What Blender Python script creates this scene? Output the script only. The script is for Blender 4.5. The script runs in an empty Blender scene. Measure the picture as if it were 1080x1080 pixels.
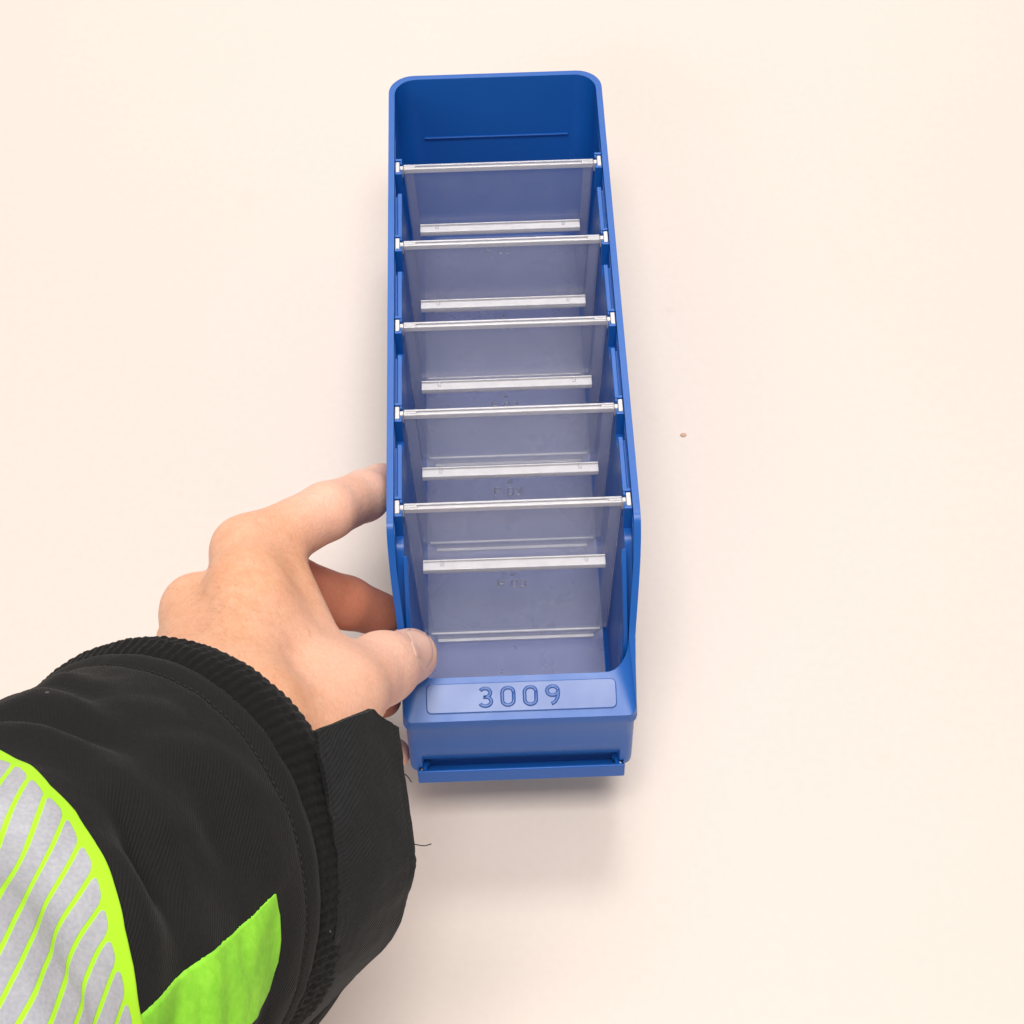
import bpy, bmesh, math, random
import numpy as np
from mathutils import Matrix, Vector, noise
from mathutils.bvhtree import BVHTree

random.seed(3)
SC = bpy.context.scene
COL = SC.collection

# ------------------------------------------------------------------ frame
# All shapes are measured in millimetres in the bin's own frame (x right, y to the
# back, z up).  The bin is held with its front raised; its back edge is on the table.
TILT = math.radians(8.0)
PIV = Vector((0, 298, 0))
ROT = Matrix.Rotation(-TILT, 4, 'X')
M = Matrix.Scale(0.001, 4) @ Matrix.Translation(PIV) @ ROT @ Matrix.Translation(-PIV)
M = Matrix.Translation((0, 0, 0.0004)) @ M

# ------------------------------------------------------------------ camera
FPX = 2100.0
CAMP = Vector((-7.3409, -385.5685, 676.3712))
CAMR = Matrix(((0.9993389, 0.03512491, -0.00938133),
               (-0.03365526, 0.79617034, -0.60413584),
               (-0.01375108, 0.60405217, 0.79682613)))
cam_data = bpy.data.cameras.new('camera')
cam_data.sensor_width = 36.0
cam_data.lens = 36.0 * FPX / 1080.0
cam_data.clip_start = 0.02
cam_data.clip_end = 100.0
cam = bpy.data.objects.new('camera', cam_data)
COL.objects.link(cam)
cam.matrix_world = Matrix.Translation(M @ CAMP) @ (ROT.to_3x3() @ CAMR).to_4x4()
SC.camera = cam

# ------------------------------------------------------------------ world, lamps, exposure
world = bpy.data.worlds.new('World')
SC.world = world
world.use_nodes = True
bg = world.node_tree.nodes['Background']
bg.inputs[0].default_value = (1.0, 0.97, 0.94, 1)
bg.inputs[1].default_value = 0.34


def area(name, loc, target, sx, sy, power, col):
    ld = bpy.data.lights.new(name, 'AREA')
    ld.shape = 'RECTANGLE'; ld.size = sx; ld.size_y = sy
    ld.energy = power; ld.color = col
    o = bpy.data.objects.new(name, ld); COL.objects.link(o)
    o.location = loc
    d = Vector(target) - Vector(loc)
    o.rotation_euler = d.to_track_quat('-Z', 'Y').to_euler()
    return o


area('ceiling_lamp', (0.05, -0.45, 3.6), (0.02, 0.05, 0), 1.7, 1.0, 101, (1.0, 0.96, 0.92))
area('ceiling_lamp', (0.25, 1.65, 3.3), (0, 0.1, 0), 0.9, 0.6, 36, (1.0, 0.96, 0.92))
area('fill_light', (-1.6, -2.6, 2.3), (-0.05, 0.05, 0), 2.4, 1.6, 40, (1.0, 0.96, 0.93))  # added fill from the front left, lifts the shadows round the bin
area('window_light', (0.15, 3.6, 3.15), (0, 0.1, 0), 2.4, 1.3, 52, (1.0, 0.96, 0.93))

SC.view_settings.view_transform = 'Standard'
SC.view_settings.look = 'None'
SC.view_settings.exposure = 0.0
SC.view_settings.gamma = 1.0
SC.render.engine = 'CYCLES'
SC.cycles.use_denoising = True
SC.cycles.max_bounces = 14
SC.cycles.transparent_max_bounces = 32
SC.cycles.caustics_reflective = False
SC.cycles.caustics_refractive = False


# ------------------------------------------------------------------ pixel helpers
def ray(px, py):
    return CAMP, CAMR @ Vector(((px - 540) / FPX, -(py - 540) / FPX, -1.0))


def at(px, py, z=None, x=None, depth=None):
    o, d = ray(px, py)
    if depth is not None:
        return o + d * depth
    if z is not None:
        return o + d * ((z - o.z) / d.z)
    return o + d * ((x - o.x) / d.x)


def project(v):
    d = CAMR.transposed() @ (Vector(v) - CAMP)
    return 540 + FPX * d.x / -d.z, 540 - FPX * d.y / -d.z, -d.z


# ------------------------------------------------------------------ materials
class NT:
    """tiny helper round a node tree"""
    def __init__(self, name):
        self.m = bpy.data.materials.new(name); self.m.use_nodes = True
        self.t = self.m.node_tree; self.p = self.t.nodes['Principled BSDF']
        self.out = self.t.nodes['Material Output']

    def n(self, kind, **kw):
        nd = self.t.nodes.new(kind)
        for k, v in kw.items():
            if k in nd.inputs.keys():
                self.set(nd.inputs[k], v)
            else:
                setattr(nd, k, v)
        return nd

    def set(self, sock, v):
        if hasattr(v, 'is_linked') or hasattr(v, 'links'):
            self.t.links.new(v, sock)
        else:
            sock.default_value = v

    def math(self, op, a, b=0.0, c=None):
        nd = self.t.nodes.new('ShaderNodeMath'); nd.operation = op
        self.set(nd.inputs[0], a); self.set(nd.inputs[1], b)
        if c is not None: self.set(nd.inputs[2], c)
        return nd.outputs[0]

    def noise(self, scale, detail=3.0, rough=0.55, coord='Object', stretch=None):
        tc = self.n('ShaderNodeTexCoord')
        src = tc.outputs[coord]
        if stretch:
            mp = self.n('ShaderNodeMapping'); self.set(mp.inputs['Vector'], src)
            mp.inputs['Scale'].default_value = stretch; src = mp.outputs[0]
        nz = self.n('ShaderNodeTexNoise', Scale=scale, Detail=detail, Roughness=rough)
        self.set(nz.inputs['Vector'], src)
        return nz.outputs['Fac']

    def ramp(self, fac, stops):
        r = self.n('ShaderNodeValToRGB'); self.set(r.inputs[0], fac)
        e = r.color_ramp.elements
        while len(e) < len(stops): e.new(0.5)
        for el, (pos, c) in zip(e, stops):
            el.position = pos; el.color = tuple(c) + (1,)
        return r.outputs[0]

    def mix(self, fac, a, b, blend='MIX'):
        nd = self.n('ShaderNodeMix', data_type='RGBA', blend_type=blend)
        self.set(nd.inputs[0], fac); self.set(nd.inputs[6], a); self.set(nd.inputs[7], b)
        return nd.outputs[2]

    def bump(self, h, strength, dist=0.0005, normal=None):
        b = self.n('ShaderNodeBump', Strength=strength, Distance=dist)
        self.set(b.inputs['Height'], h)
        if normal is not None: self.set(b.inputs['Normal'], normal)
        return b.outputs[0]

    def P(self, **kw):
        for k, v in kw.items():
            self.set(self.p.inputs[k.replace('_', ' ')], v)
        return self.m


def plastic(name, base, rough, spec=0.5, grain=0.06):
    k = NT(name)
    f = k.noise(9, 4)
    c = k.ramp(f, [(0.3, [b * 0.93 for b in base]), (0.7, [min(1, b * 1.06) for b in base])])
    r = k.ramp(k.noise(60, 4), [(0.3, [rough * 0.92] * 3), (0.7, [rough * 1.1] * 3)])
    nb = k.bump(k.noise(2600, 2), grain, 0.0002)
    k.P(Base_Color=c, Roughness=r, Normal=nb, IOR=1.5)
    k.p.inputs['Specular IOR Level'].default_value = spec
    return k.m


BLUE = plastic('blue_polypropylene', (0.006, 0.100, 0.415), 0.35, 0.42)
BLUE_PANEL = plastic('blue_polypropylene_smooth', (0.035, 0.105, 0.36), 0.34, 0.55, 0.03)
BLUE_FLOOR = plastic('blue_polypropylene_sheen_tint', (0.13, 0.155, 0.33), 0.28, 1.0, 0.05)  # reflected sheen on the floor is put into this paler, greyer base


def clear_plastic(name, haze, rough, grain=0.1, refl=1.0, haze_col=(0.97, 0.94, 0.95, 1)):
    k = NT(name)
    t = k.t
    t.nodes.remove(k.p)
    tr = k.n('ShaderNodeBsdfTransparent', Color=(0.97, 0.975, 0.985, 1))
    df = k.n('ShaderNodeBsdfDiffuse', Color=haze_col)
    tl = k.n('ShaderNodeBsdfTranslucent', Color=haze_col)
    m0 = k.n('ShaderNodeMixShader', Fac=0.5)
    k.set(m0.inputs[1], df.outputs[0]); k.set(m0.inputs[2], tl.outputs[0])
    hz = k.ramp(k.noise(120, 3), [(0.3, [haze * 0.9] * 3), (0.7, [haze * 1.1] * 3)])
    m1 = k.n('ShaderNodeMixShader'); k.set(m1.inputs[0], hz)
    k.set(m1.inputs[1], tr.outputs[0]); k.set(m1.inputs[2], m0.outputs[0])
    gl = k.n('ShaderNodeBsdfGlossy', Roughness=rough)
    nb = k.bump(k.noise(2200, 2), grain, 0.0002)
    k.set(gl.inputs['Normal'], nb)
    ge = k.n('ShaderNodeNewGeometry')
    fr = k.n('ShaderNodeFresnel', IOR=k.math('SUBTRACT', 1.5, k.math('MULTIPLY', ge.outputs['Backfacing'], 1.5 - 1 / 1.5)))
    m2 = k.n('ShaderNodeMixShader'); k.set(m2.inputs[0], k.math('MULTIPLY', fr.outputs[0], refl))
    k.set(m2.inputs[1], m1.outputs[0]); k.set(m2.inputs[2], gl.outputs[0])
    k.set(k.out.inputs['Surface'], m2.outputs[0])
    return k.m


CLEAR = clear_plastic('clear_styrene_sheet', 0.145, 0.16, 0.02, 1.3, (0.84, 0.84, 0.97, 1))
CLEAR_RIB = clear_plastic('clear_styrene_edge', 0.13, 0.14, 0.03)
CLEAR_TOP = clear_plastic('clear_styrene_top', 0.42, 0.10, 0.04, 2.4)
CLEAR_BAR = clear_plastic('clear_styrene_bar', 0.82, 0.09, 0.04, 2.4)

k = NT('white_table_laminate')
f1 = k.noise(5, 5); f2 = k.noise(260, 3)
c = k.ramp(f1, [(0.3, (0.64, 0.555, 0.500)), (0.7, (0.655, 0.572, 0.518))])
c = k.mix(0.35, c, k.ramp(f2, [(0.35, (0.63, 0.548, 0.495)), (0.65, (0.665, 0.583, 0.528))]))
tco = k.n('ShaderNodeTexCoord')
for sx, sy, sr, st in ((0.078, 0.247, 0.0035, 0.10), (0.066, 0.188, 0.004, 0.06), (-0.146, 0.158, 0.002, 0.10), (0.075, 0.20, 0.002, 0.07), (0.15, 0.02, 0.006, 0.025), (-0.12, 0.32, 0.008, 0.025)):
    vd = k.n('ShaderNodeVectorMath', operation='DISTANCE'); k.set(vd.inputs[0], tco.outputs['Object']); vd.inputs[1].default_value = (sx, sy, 0)
    dd = k.math('ADD', vd.outputs['Value'], k.math('MULTIPLY', k.math('SUBTRACT', f2, 0.5), sr * 1.2))
    mr = k.n('ShaderNodeMapRange'); k.set(mr.inputs[0], dd)
    mr.inputs[1].default_value = sr; mr.inputs[2].default_value = sr * 0.2; mr.inputs[3].default_value = 0; mr.inputs[4].default_value = st
    c = k.mix(mr.outputs[0], c, (0.45, 0.28, 0.18, 1))
TABLE = k.P(Base_Color=c, Roughness=0.42, Normal=k.bump(f2, 0.03, 0.0003))

# skin
k = NT('skin')
n1 = k.noise(34, 5, 0.6); n2 = k.noise(240, 4, 0.6); n3 = k.noise(900, 3, 0.6)
c = k.ramp(n1, [(0.30, (0.69, 0.33, 0.185)), (0.5, (0.75, 0.39, 0.23)), (0.72, (0.79, 0.435, 0.275))])
c = k.mix(0.4, c, k.ramp(n2, [(0.35, (0.69, 0.325, 0.185)), (0.65, (0.82, 0.46, 0.30))]))
att = k.n('ShaderNodeAttribute', attribute_name='tone')
c = k.mix(att.outputs['Fac'], c, (0.86, 0.53, 0.42, 1))
atf = k.n('ShaderNodeAttribute', attribute_name='shade_tint')
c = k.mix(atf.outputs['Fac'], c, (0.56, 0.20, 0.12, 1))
nb = k.bump(n3, 0.18, 0.0006); nb = k.bump(n2, 0.18, 0.0012, nb)
wv = k.noise(130, 4, 0.6, 'Object', (1.0, 2.6, 1.0)); nb = k.bump(wv, 0.14, 0.0015, nb)
tcs = k.n('ShaderNodeTexCoord'); vs = k.n('ShaderNodeTexVoronoi', Scale=520.0, feature='DISTANCE_TO_EDGE')
wrp = k.n('ShaderNodeMapping'); wrp.inputs['Scale'].default_value = (1.0, 0.55, 1.0); k.set(wrp.inputs[0], tcs.outputs['Object']); k.set(vs.inputs['Vector'], wrp.outputs[0])
lines = k.ramp(vs.outputs['Distance'], [(0.0, (0, 0, 0)), (0.12, (1, 1, 1))]); nb = k.bump(lines, 0.16, 0.0004, nb)
c = k.mix(0.07, c, lines, 'MULTIPLY')
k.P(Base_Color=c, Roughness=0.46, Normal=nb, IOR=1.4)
k.p.subsurface_method = 'RANDOM_WALK'
k.p.inputs['Subsurface Weight'].default_value = 0.5
k.p.inputs['Subsurface Radius'].default_value = (1.0, 0.35, 0.2)
k.p.inputs['Subsurface Scale'].default_value = 0.004
SKIN = k.m

k = NT('fingernail')
c = k.ramp(k.noise(120, 3), [(0.3, (0.76, 0.46, 0.36)), (0.7, (0.82, 0.53, 0.43))])
NAIL = k.P(Base_Color=c, Roughness=0.28)
k.p.inputs['Subsurface Weight'].default_value = 0.2
k.p.inputs['Subsurface Radius'].default_value = (1.0, 0.35, 0.2)
k.p.inputs['Subsurface Scale'].default_value = 0.003


def cloth(name, base, scale, rough=0.9, strength=0.5, sheen=0.25):
    k = NT(name)
    tc = k.n('ShaderNodeTexCoord')
    uv = tc.outputs['UV']
    w1 = k.n('ShaderNodeTexWave', wave_type='BANDS', bands_direction='DIAGONAL', Scale=scale, Distortion=0.6)
    w1.inputs['Detail'].default_value = 1.5
    k.set(w1.inputs['Vector'], uv)
    n = k.noise(25, 5, 0.6); nf = k.noise(700, 3, 0.7); nl = k.noise(90, 4, 0.65)
    c = k.ramp(n, [(0.3, [b * 0.8 for b in base]), (0.7, [b * 1.25 for b in base])])
    c = k.mix(0.35, c, k.ramp(nf, [(0.3, [b * 0.6 for b in base]), (0.75, [b * 1.7 for b in base])]))
    vo = k.n('ShaderNodeTexVoronoi', Scale=85.0)
    k.set(vo.inputs['Vector'], tc.outputs['Object'])
    sep = k.n('ShaderNodeSeparateColor'); k.set(sep.inputs[0], vo.outputs['Color'])
    lint = k.math('MULTIPLY', k.math('LESS_THAN', vo.outputs['Distance'], 0.05), k.math('GREATER_THAN', sep.outputs[0], 0.78))
    c = k.mix(k.math('MULTIPLY', lint, 0.25), c, (0.4, 0.38, 0.36, 1))
    nb = k.bump(w1.outputs['Fac'], strength, 0.0003)
    nb = k.bump(nf, 0.3, 0.0003, nb)
    nb = k.bump(nl, 0.35, 0.0018, nb)
    k.P(Base_Color=c, Roughness=rough, Normal=nb)
    k.p.inputs['Sheen Weight'].default_value = sheen
    k.p.inputs['Sheen Roughness'].default_value = 0.4
    k.p.inputs['Specular IOR Level'].default_value = 0.3
    return k.m


BLACK = cloth('black_work_cloth', (0.0072, 0.0068, 0.0070), 42, 0.85, 0.45, 0.03)
STRAP = cloth('black_strap_cloth', (0.0125, 0.0127, 0.0137), 44, 0.85, 0.5, 0.05)
KNIT = cloth('black_knit', (0.0045, 0.0043, 0.0044), 120, 0.95, 0.3, 0.04)
LINING = cloth('black_lining', (0.007, 0.0065, 0.0065), 100, 0.8, 0.2, 0.03)

LIME = (0.42, 0.86, 0.02)
k = NT('lime_fluorescent_cloth')
n = k.noise(22, 4, 0.6, 'Object', (1, 3, 1)); nf = k.noise(500, 3)
c = k.ramp(n, [(0.3, (0.19, 0.56, 0.02)), (0.5, (0.25, 0.66, 0.025)), (0.75, (0.33, 0.74, 0.05))])
c = k.mix(0.25, c, k.ramp(nf, [(0.3, (0.2, 0.6, 0.02)), (0.7, (0.45, 0.95, 0.08))]))
LIME_MAT = k.P(Base_Color=c, Roughness=0.8, Normal=k.bump(nf, 0.4, 0.0003))

# reflective band: silver cells with rounded ends between diagonal lime lines.
# uv.x = running number across the stripes (1 per stripe), uv.y = mm from the band edge
k = NT('silver_lime_reflective_band')
uvn = k.n('ShaderNodeUVMap', uv_map='UVMap')
sp = k.n('ShaderNodeSeparateXYZ'); k.set(sp.inputs[0], uvn.outputs[0])
PER, HW, RC, BORD = 6.7, 2.65, 1.7, 4.6
fr = k.math('FRACT', sp.outputs[0])
pxx = k.math('MULTIPLY', k.math('ABSOLUTE', k.math('SUBTRACT', fr, 0.5)), PER)
qx = k.math('MAXIMUM', k.math('SUBTRACT', pxx, HW - RC), 0.0)
qy = k.math('MAXIMUM', k.math('SUBTRACT', BORD + RC, sp.outputs[1]), 0.0)
ln = k.math('SQRT', k.math('ADD', k.math('MULTIPLY', qx, qx), k.math('MULTIPLY', qy, qy)))
sd = k.math('SUBTRACT', ln, RC)
msk = k.n('ShaderNodeMapRange'); k.set(msk.inputs[0], sd)
msk.inputs[1].default_value = -0.15; msk.inputs[2].default_value = 0.15
sn = k.noise(45, 4, 0.6)
silver = k.ramp(sn, [(0.3, (0.365, 0.375, 0.42)), (0.7, (0.45, 0.455, 0.49))])
silver = k.mix(0.3, silver, k.ramp(k.noise(900, 2), [(0.35, (0.30, 0.30, 0.36)), (0.65, (0.52, 0.52, 0.53))]))
c = k.mix(msk.outputs[0], silver, (0.40, 0.78, 0.015, 1))
r = k.math('ADD', k.math('MULTIPLY', msk.outputs[0], 0.35), 0.45)
BAND = k.P(Base_Color=c, Roughness=r, Normal=k.bump(k.math('MULTIPLY', msk.outputs[0], -1.0), 0.4, 0.0003))

k = NT('brown_crumb')
CRUMB = k.P(Base_Color=k.ramp(k.noise(900, 3), [(0.3, (0.55, 0.33, 0.22)), (0.7, (0.62, 0.42, 0.31))]), Roughness=0.8)
k = NT('black_thread')
THREAD = k.P(Base_Color=k.ramp(k.noise(2000), [(0.3, (0.01, 0.01, 0.01)), (0.7, (0.02, 0.02, 0.02))]), Roughness=0.8)


# ------------------------------------------------------------------ object helpers
def tag(o, label=None, cat=None, group=None, kind=None):
    if label: o['label'] = label
    if cat: o['category'] = cat
    if group: o['group'] = group
    if kind: o['kind'] = kind
    return o


def mesh_obj(name, verts, faces, mats, parent=None, smooth=True, uvs=None, matidx=None):
    me = bpy.data.meshes.new(name)
    me.from_pydata([tuple(v) for v in verts], [], faces)
    for m in (mats if isinstance(mats, (list, tuple)) else [mats]):
        me.materials.append(m)
    if smooth:
        me.polygons.foreach_set('use_smooth', [True] * len(me.polygons))
    if uvs is not None:
        ul = me.uv_layers.new(name='UVMap')
        li = np.zeros(len(me.loops), dtype=np.int32); me.loops.foreach_get('vertex_index', li)
        ul.data.foreach_set('uv', np.asarray(uvs, dtype=np.float32)[li].ravel())
    me.update()
    o = bpy.data.objects.new(name, me); COL.objects.link(o)
    if parent: o.parent = parent
    return o


def bm_obj(name, bm, mat, parent=None, smooth=False, bevel=0.0, seg=2, angle=35):
    me = bpy.data.meshes.new(name)
    bmesh.ops.recalc_face_normals(bm, faces=bm.faces)
    bm.to_mesh(me); bm.free()
    me.materials.append(mat)
    if smooth:
        me.polygons.foreach_set('use_smooth', [True] * len(me.polygons))
    o = bpy.data.objects.new(name, me); COL.objects.link(o)
    if parent: o.parent = parent
    if bevel:
        add_bevel(o, bevel, seg, angle)
    return o


def add_bevel(o, w, seg=2, angle=35):
    b = o.modifiers.new('bevel', 'BEVEL'); b.width = w * 0.001; b.segments = seg
    b.limit_method = 'ANGLE'; b.angle_limit = math.radians(angle)
    b.harden_normals = True
    o.data.polygons.foreach_set('use_smooth', [True] * len(o.data.polygons))


S = 0.001


def box(bm, x0, x1, y0, y1, z0, z1):
    """box in mm; z0/z1 may be (front, back) pairs for a sloped top or bottom"""
    zb = z0 if isinstance(z0, tuple) else (z0, z0)
    zt = z1 if isinstance(z1, tuple) else (z1, z1)
    v = [bm.verts.new((x * S, y * S, z * S)) for x, y, z in (
        (x0, y0, zb[0]), (x1, y0, zb[0]), (x1, y1, zb[1]), (x0, y1, zb[1]),
        (x0, y0, zt[0]), (x1, y0, zt[0]), (x1, y1, zt[1]), (x0, y1, zt[1]))]
    for f in ((0, 3, 2, 1), (4, 5, 6, 7), (0, 1, 5, 4), (1, 2, 6, 5), (2, 3, 7, 6), (3, 0, 4, 7)):
        bm.faces.new([v[i] for i in f])


def tube(bm, pts, r, seg=8, flat=1.0, up=None):
    """round tube through points (mm) with capped ends"""
    pts = [Vector(p) for p in pts]
    rings = []
    n = len(pts)
    prev = None
    for i, p in enumerate(pts):
        t = (pts[min(i + 1, n - 1)] - pts[max(i - 1, 0)]).normalized()
        a = up.copy() if up is not None else (prev if prev else (Vector((0, 0, 1)) if abs(t.z) < 0.9 else Vector((1, 0, 0))))
        a = (a - t * a.dot(t)).normalized(); prev = a
        b = t.cross(a)
        rr = r[i] if isinstance(r, (list, tuple)) else r
        rings.append([bm.verts.new((p + (a * math.cos(q) * flat + b * math.sin(q)) * rr) * S)
                      for q in [2 * math.pi * j / seg for j in range(seg)]])
    for A, B in zip(rings, rings[1:]):
        for j in range(seg):
            bm.faces.new((A[j], A[(j + 1) % seg], B[(j + 1) % seg], B[j]))
    bm.faces.new(rings[0][::-1]); bm.faces.new(rings[-1])


def empty(name, loc_mm, rot=True):
    o = bpy.data.objects.new(name, None); COL.objects.link(o)
    o.empty_display_size = 0.02
    o.location = M @ Vector(loc_mm)
    if rot: o.rotation_euler = ROT.to_euler()
    return o


def smoothstep(a, b, x):
    t = min(1, max(0, (x - a) / (b - a))); return t * t * (3 - 2 * t)


# ------------------------------------------------------------------ the table
bm = bmesh.new()
n = 24
g = [[bm.verts.new((-6 + 12 * i / n, -6 + 12 * j / n, 0)) for j in range(n + 1)] for i in range(n + 1)]
for i in range(n):
    for j in range(n):
        bm.faces.new((g[i][j], g[i + 1][j], g[i + 1][j + 1], g[i][j + 1]))
tag(bm_obj('table_surface', bm, TABLE), 'plain white table surface under the bin and the hand', 'table', kind='structure')

# ------------------------------------------------------------------ the bin
H, L, YK = 93.1, 300.0, 52.7
Y1, DY = 62.2, 45.38          # first divider, pitch
bin_root = tag(empty('storage_bin', (0, 0, 0)),
               'long narrow blue plastic shelf bin with raised 3009 on its front ledge', 'storage bin')


def rim_h(y):
    pts = [(-1, 39.9), (0, 40.3), (15, 46.6), (52.7, 93.1), (400, 93.1)]
    def lin(q):
        for (a, b), (c, d) in zip(pts, pts[1:]):
            if q <= c: return b + (d - b) * max(0, (q - a)) / (c - a)
        return H
    if y < 6: return lin(y)
    w = 2.2
    return sum(lin(y + w * e) for e in (-1, -.5, 0, .5, 1)) / 5


YS = sorted(set([48 - i * 3 for i in range(0, 9)] + [50, 51.5, 52.7, 54, 56, 60] + [60 + i * 19 for i in range(1, 12)]))


def loop(hx_fn, y0, y1, rf, rb, z_fn=None):
    """closed plan loop, always the same vertex count: front side, right side, back, left.
    hx_fn(y) gives the half width."""
    P = []
    xs = [-1, -.985, -.955, -.95, -.6, -.2, .2, .6, .95, .955, .985, 1]
    hf = hx_fn(y0 + rf)
    for u in [-0.999, -.955, -.935, -.6, -.2, .2, .6, .935, .955, 0.999]:
        P.append((u * (hf - rf), y0))
    for q in range(1, 8):
        a = math.pi / 2 * q / 8
        P.append((hf - rf + rf * math.sin(a), y0 + rf - rf * math.cos(a)))
    ya, yb_ = y0 + rf, y1 - rb
    P.append((hx_fn(ya), ya))
    side = [ya + (yy - 18) / (280 - 18) * (yb_ - ya) if False else min(max(yy, ya + 0.02 * (i + 1)), yb_ - 0.02 * (len(YS) - i)) for i, yy in enumerate(YS)]
    for yy in side: P.append((hx_fn(yy), yy))
    hb = hx_fn(yb_)
    P.append((hb, yb_))
    for q in range(1, 8):
        a = math.pi / 2 * q / 8
        P.append((hb - rb + rb * math.cos(a), yb_ + rb * math.sin(a)))
    for u in (0.999, .5, 0, -.5, -0.999): P.append((u * (hb - rb), y1))
    for q in range(1, 8):
        a = math.pi / 2 * q / 8
        P.append((-(hb - rb + rb * math.sin(a)), yb_ + rb * math.cos(a)))
    P.append((-hb, yb_))
    for yy in side[::-1]: P.append((-hx_fn(yy), yy))
    P.append((-hx_fn(ya), ya))
    for q in range(1, 8):
        a = math.pi / 2 * q / 8
        P.append((-(hf - rf + rf * math.cos(a)), y0 + rf - rf * math.sin(a)))
    return P


def flange(y): return 2.3 * smoothstep(12, 50, y)
def wall_hw(y, z): return 42.9 + 2.4 * max(0.0, z - 38) / (H - 38)
def stepd(y): return 3.0 * smoothstep(17, 27, y) * (1 - smoothstep(247, 252, y))


layers = []
def add_layer(P, zf): layers.append([(x, y, zf(x, y)) for x, y in P])

out_lo = loop(lambda y: wall_hw(y, 0), 2.3, 296, 3.5, 9)
def outer_at(zfrac_y0, z): return loop(lambda y: wall_hw(y, z), 2.3 - 2.3 * min(1, z / 40.3), 296 + 3.2 * z / H, 3.0, 9)

def scoop(z): return 5.0 * (max(0.0, 19.0 - max(z, 1.0)) / 18.0) ** 2.2

add_layer([(x, y + (5.0 if (y < 6 and abs(x) < 35.5) else 0)) for x, y in loop(lambda y: wall_hw(y, 0) - 2.5, 4.8, 291.5, 3, 8)], lambda x, y: 0.0)
add_layer([(x, y + (5.0 if (y < 3.5 and abs(x) < 37.7) else 0)) for x, y in out_lo], lambda x, y: 0.8)
for z in (4.0, 5.0, 6.5, 8, 9.5, 11, 12.5, 14, 15.5, 17, 18.5, 20.5, 23):
    P = outer_at(0, z)
    if True:
        P = [(x, y + (scoop(z) if (y < 3.5 and abs(x) < 37.7) else 0)) for x, y in P]
    layers.append([(x, y, z) for x, y in P])
add_layer(outer_at(0, 34), lambda x, y: min(34.0, rim_h(y) - 5.6))
P = outer_at(0, 38)
layers.append([(x, y, rim_h(y) - 5.0) for x, y in outer_at(0, 60)])
def fl_loop(extra=0.0): return loop(lambda y: 43.2 + 1.2 * smoothstep(15, 52, y) + flange(y), 0.0 - extra, 300.0, 3.0, 11)
layers.append([(x, y, rim_h(y) - (4.6 if y > 3 else 2.6)) for x, y in fl_loop()])
layers.append([(x, y, rim_h(y)) for x, y in fl_loop()])
def in_hw(y): return 41.2 + 2.9 * smoothstep(18, 50, y)
inner_top = loop(in_hw, 15.0, 297.4, 9.0, 9.5)
layers.append([(x, y, rim_h(y)) for x, y in inner_top])
def inset(P, d_fn):
    out = []
    for x, y in P:
        d = d_fn(y)
        out.append((x - math.copysign(d, x) if abs(x) > 20 else x, y))
    return out
stp = inset(inner_top, lambda y: stepd(y))
chan_l, stp_l = [], []
lo_z = lambda y: min(rim_h(y) - 15, 62) if y < 284 else 62
wide = lambda y: 2.6 * smoothstep(248, 258, y) - 1.6 * (1 - smoothstep(20, 45, y))
lo1 = loop(lambda y: 40.3 + wide(y), 15.6, 294.8, 9.0, 9.5)
for (xa, ya), (xs, ys_), (xl, yl) in zip(inner_top, stp, lo1):
    if stepd(ya) > 0.3:
        chan_l.append((xa, ya, rim_h(ya) - 13.0)); stp_l.append((xs, ys_, rim_h(ya) - 13.2))
    else:
        za, zl = rim_h(ya), lo_z(yl)
        for lst, f in ((chan_l, 0.15), (stp_l, 0.5)):
            lst.append((xa + (xl - xa) * f, ya + (yl - ya) * f, za + (zl - za) * f))
layers.append(chan_l); layers.append(stp_l)
# lower inner wall down to the floor, with a small fillet and the thin ledge across the back wall
layers.append([(x, y, min(rim_h(y) - 15, 62) if y < 284 else 62) for x, y in lo1])
lo1b = loop(lambda y: 40.2 + wide(y) * 0.95, 15.6, 294.7, 9.0, 9.5)
layers.append([(x, y, min(rim_h(y) - 15.5, 61.4) if y < 284 else 61.4) for x, y in lo1b])
layers.append([(x, y, 7.0) for x, y in loop(lambda y: 37.4, 14.8, 291.2, 8.5, 9)])
layers.append([(x, y, 3.6) for x, y in loop(lambda y: 36.4, 15.8, 290.2, 8, 8.5)])
layers.append([(x, y, 2.2) for x, y in loop(lambda y: 34.6, 17.6, 288.4, 7, 7.5)])

N = len(layers[0])
verts = []; faces = []
for Ls in layers:
    assert len(Ls) == N, (len(Ls), N)
    verts += [Vector(v) * S for v in Ls]
for a in range(len(layers) - 1):
    for i in range(N):
        j = (i + 1) % N
        faces.append((a * N + i, a * N + j, (a + 1) * N + j, (a + 1) * N + i))
faces.append(tuple(range(N))[::-1])
faces.append(tuple((len(layers) - 1) * N + i for i in range(N)))
shell = mesh_obj('bin_body', verts, faces, BLUE, bin_root)
add_bevel(shell, 0.55, 3, 40)
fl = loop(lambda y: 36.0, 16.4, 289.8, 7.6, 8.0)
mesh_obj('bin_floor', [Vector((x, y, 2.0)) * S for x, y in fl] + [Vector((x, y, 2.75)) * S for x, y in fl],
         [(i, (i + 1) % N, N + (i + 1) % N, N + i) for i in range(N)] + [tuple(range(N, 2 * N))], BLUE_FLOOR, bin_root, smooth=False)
bm = bmesh.new(); box(bm, -32.5, 32.5, 293.9, 296, 61.0, 61.8)
bm_obj('wall_ridge', bm, BLUE, bin_root, bevel=0.25)

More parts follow.
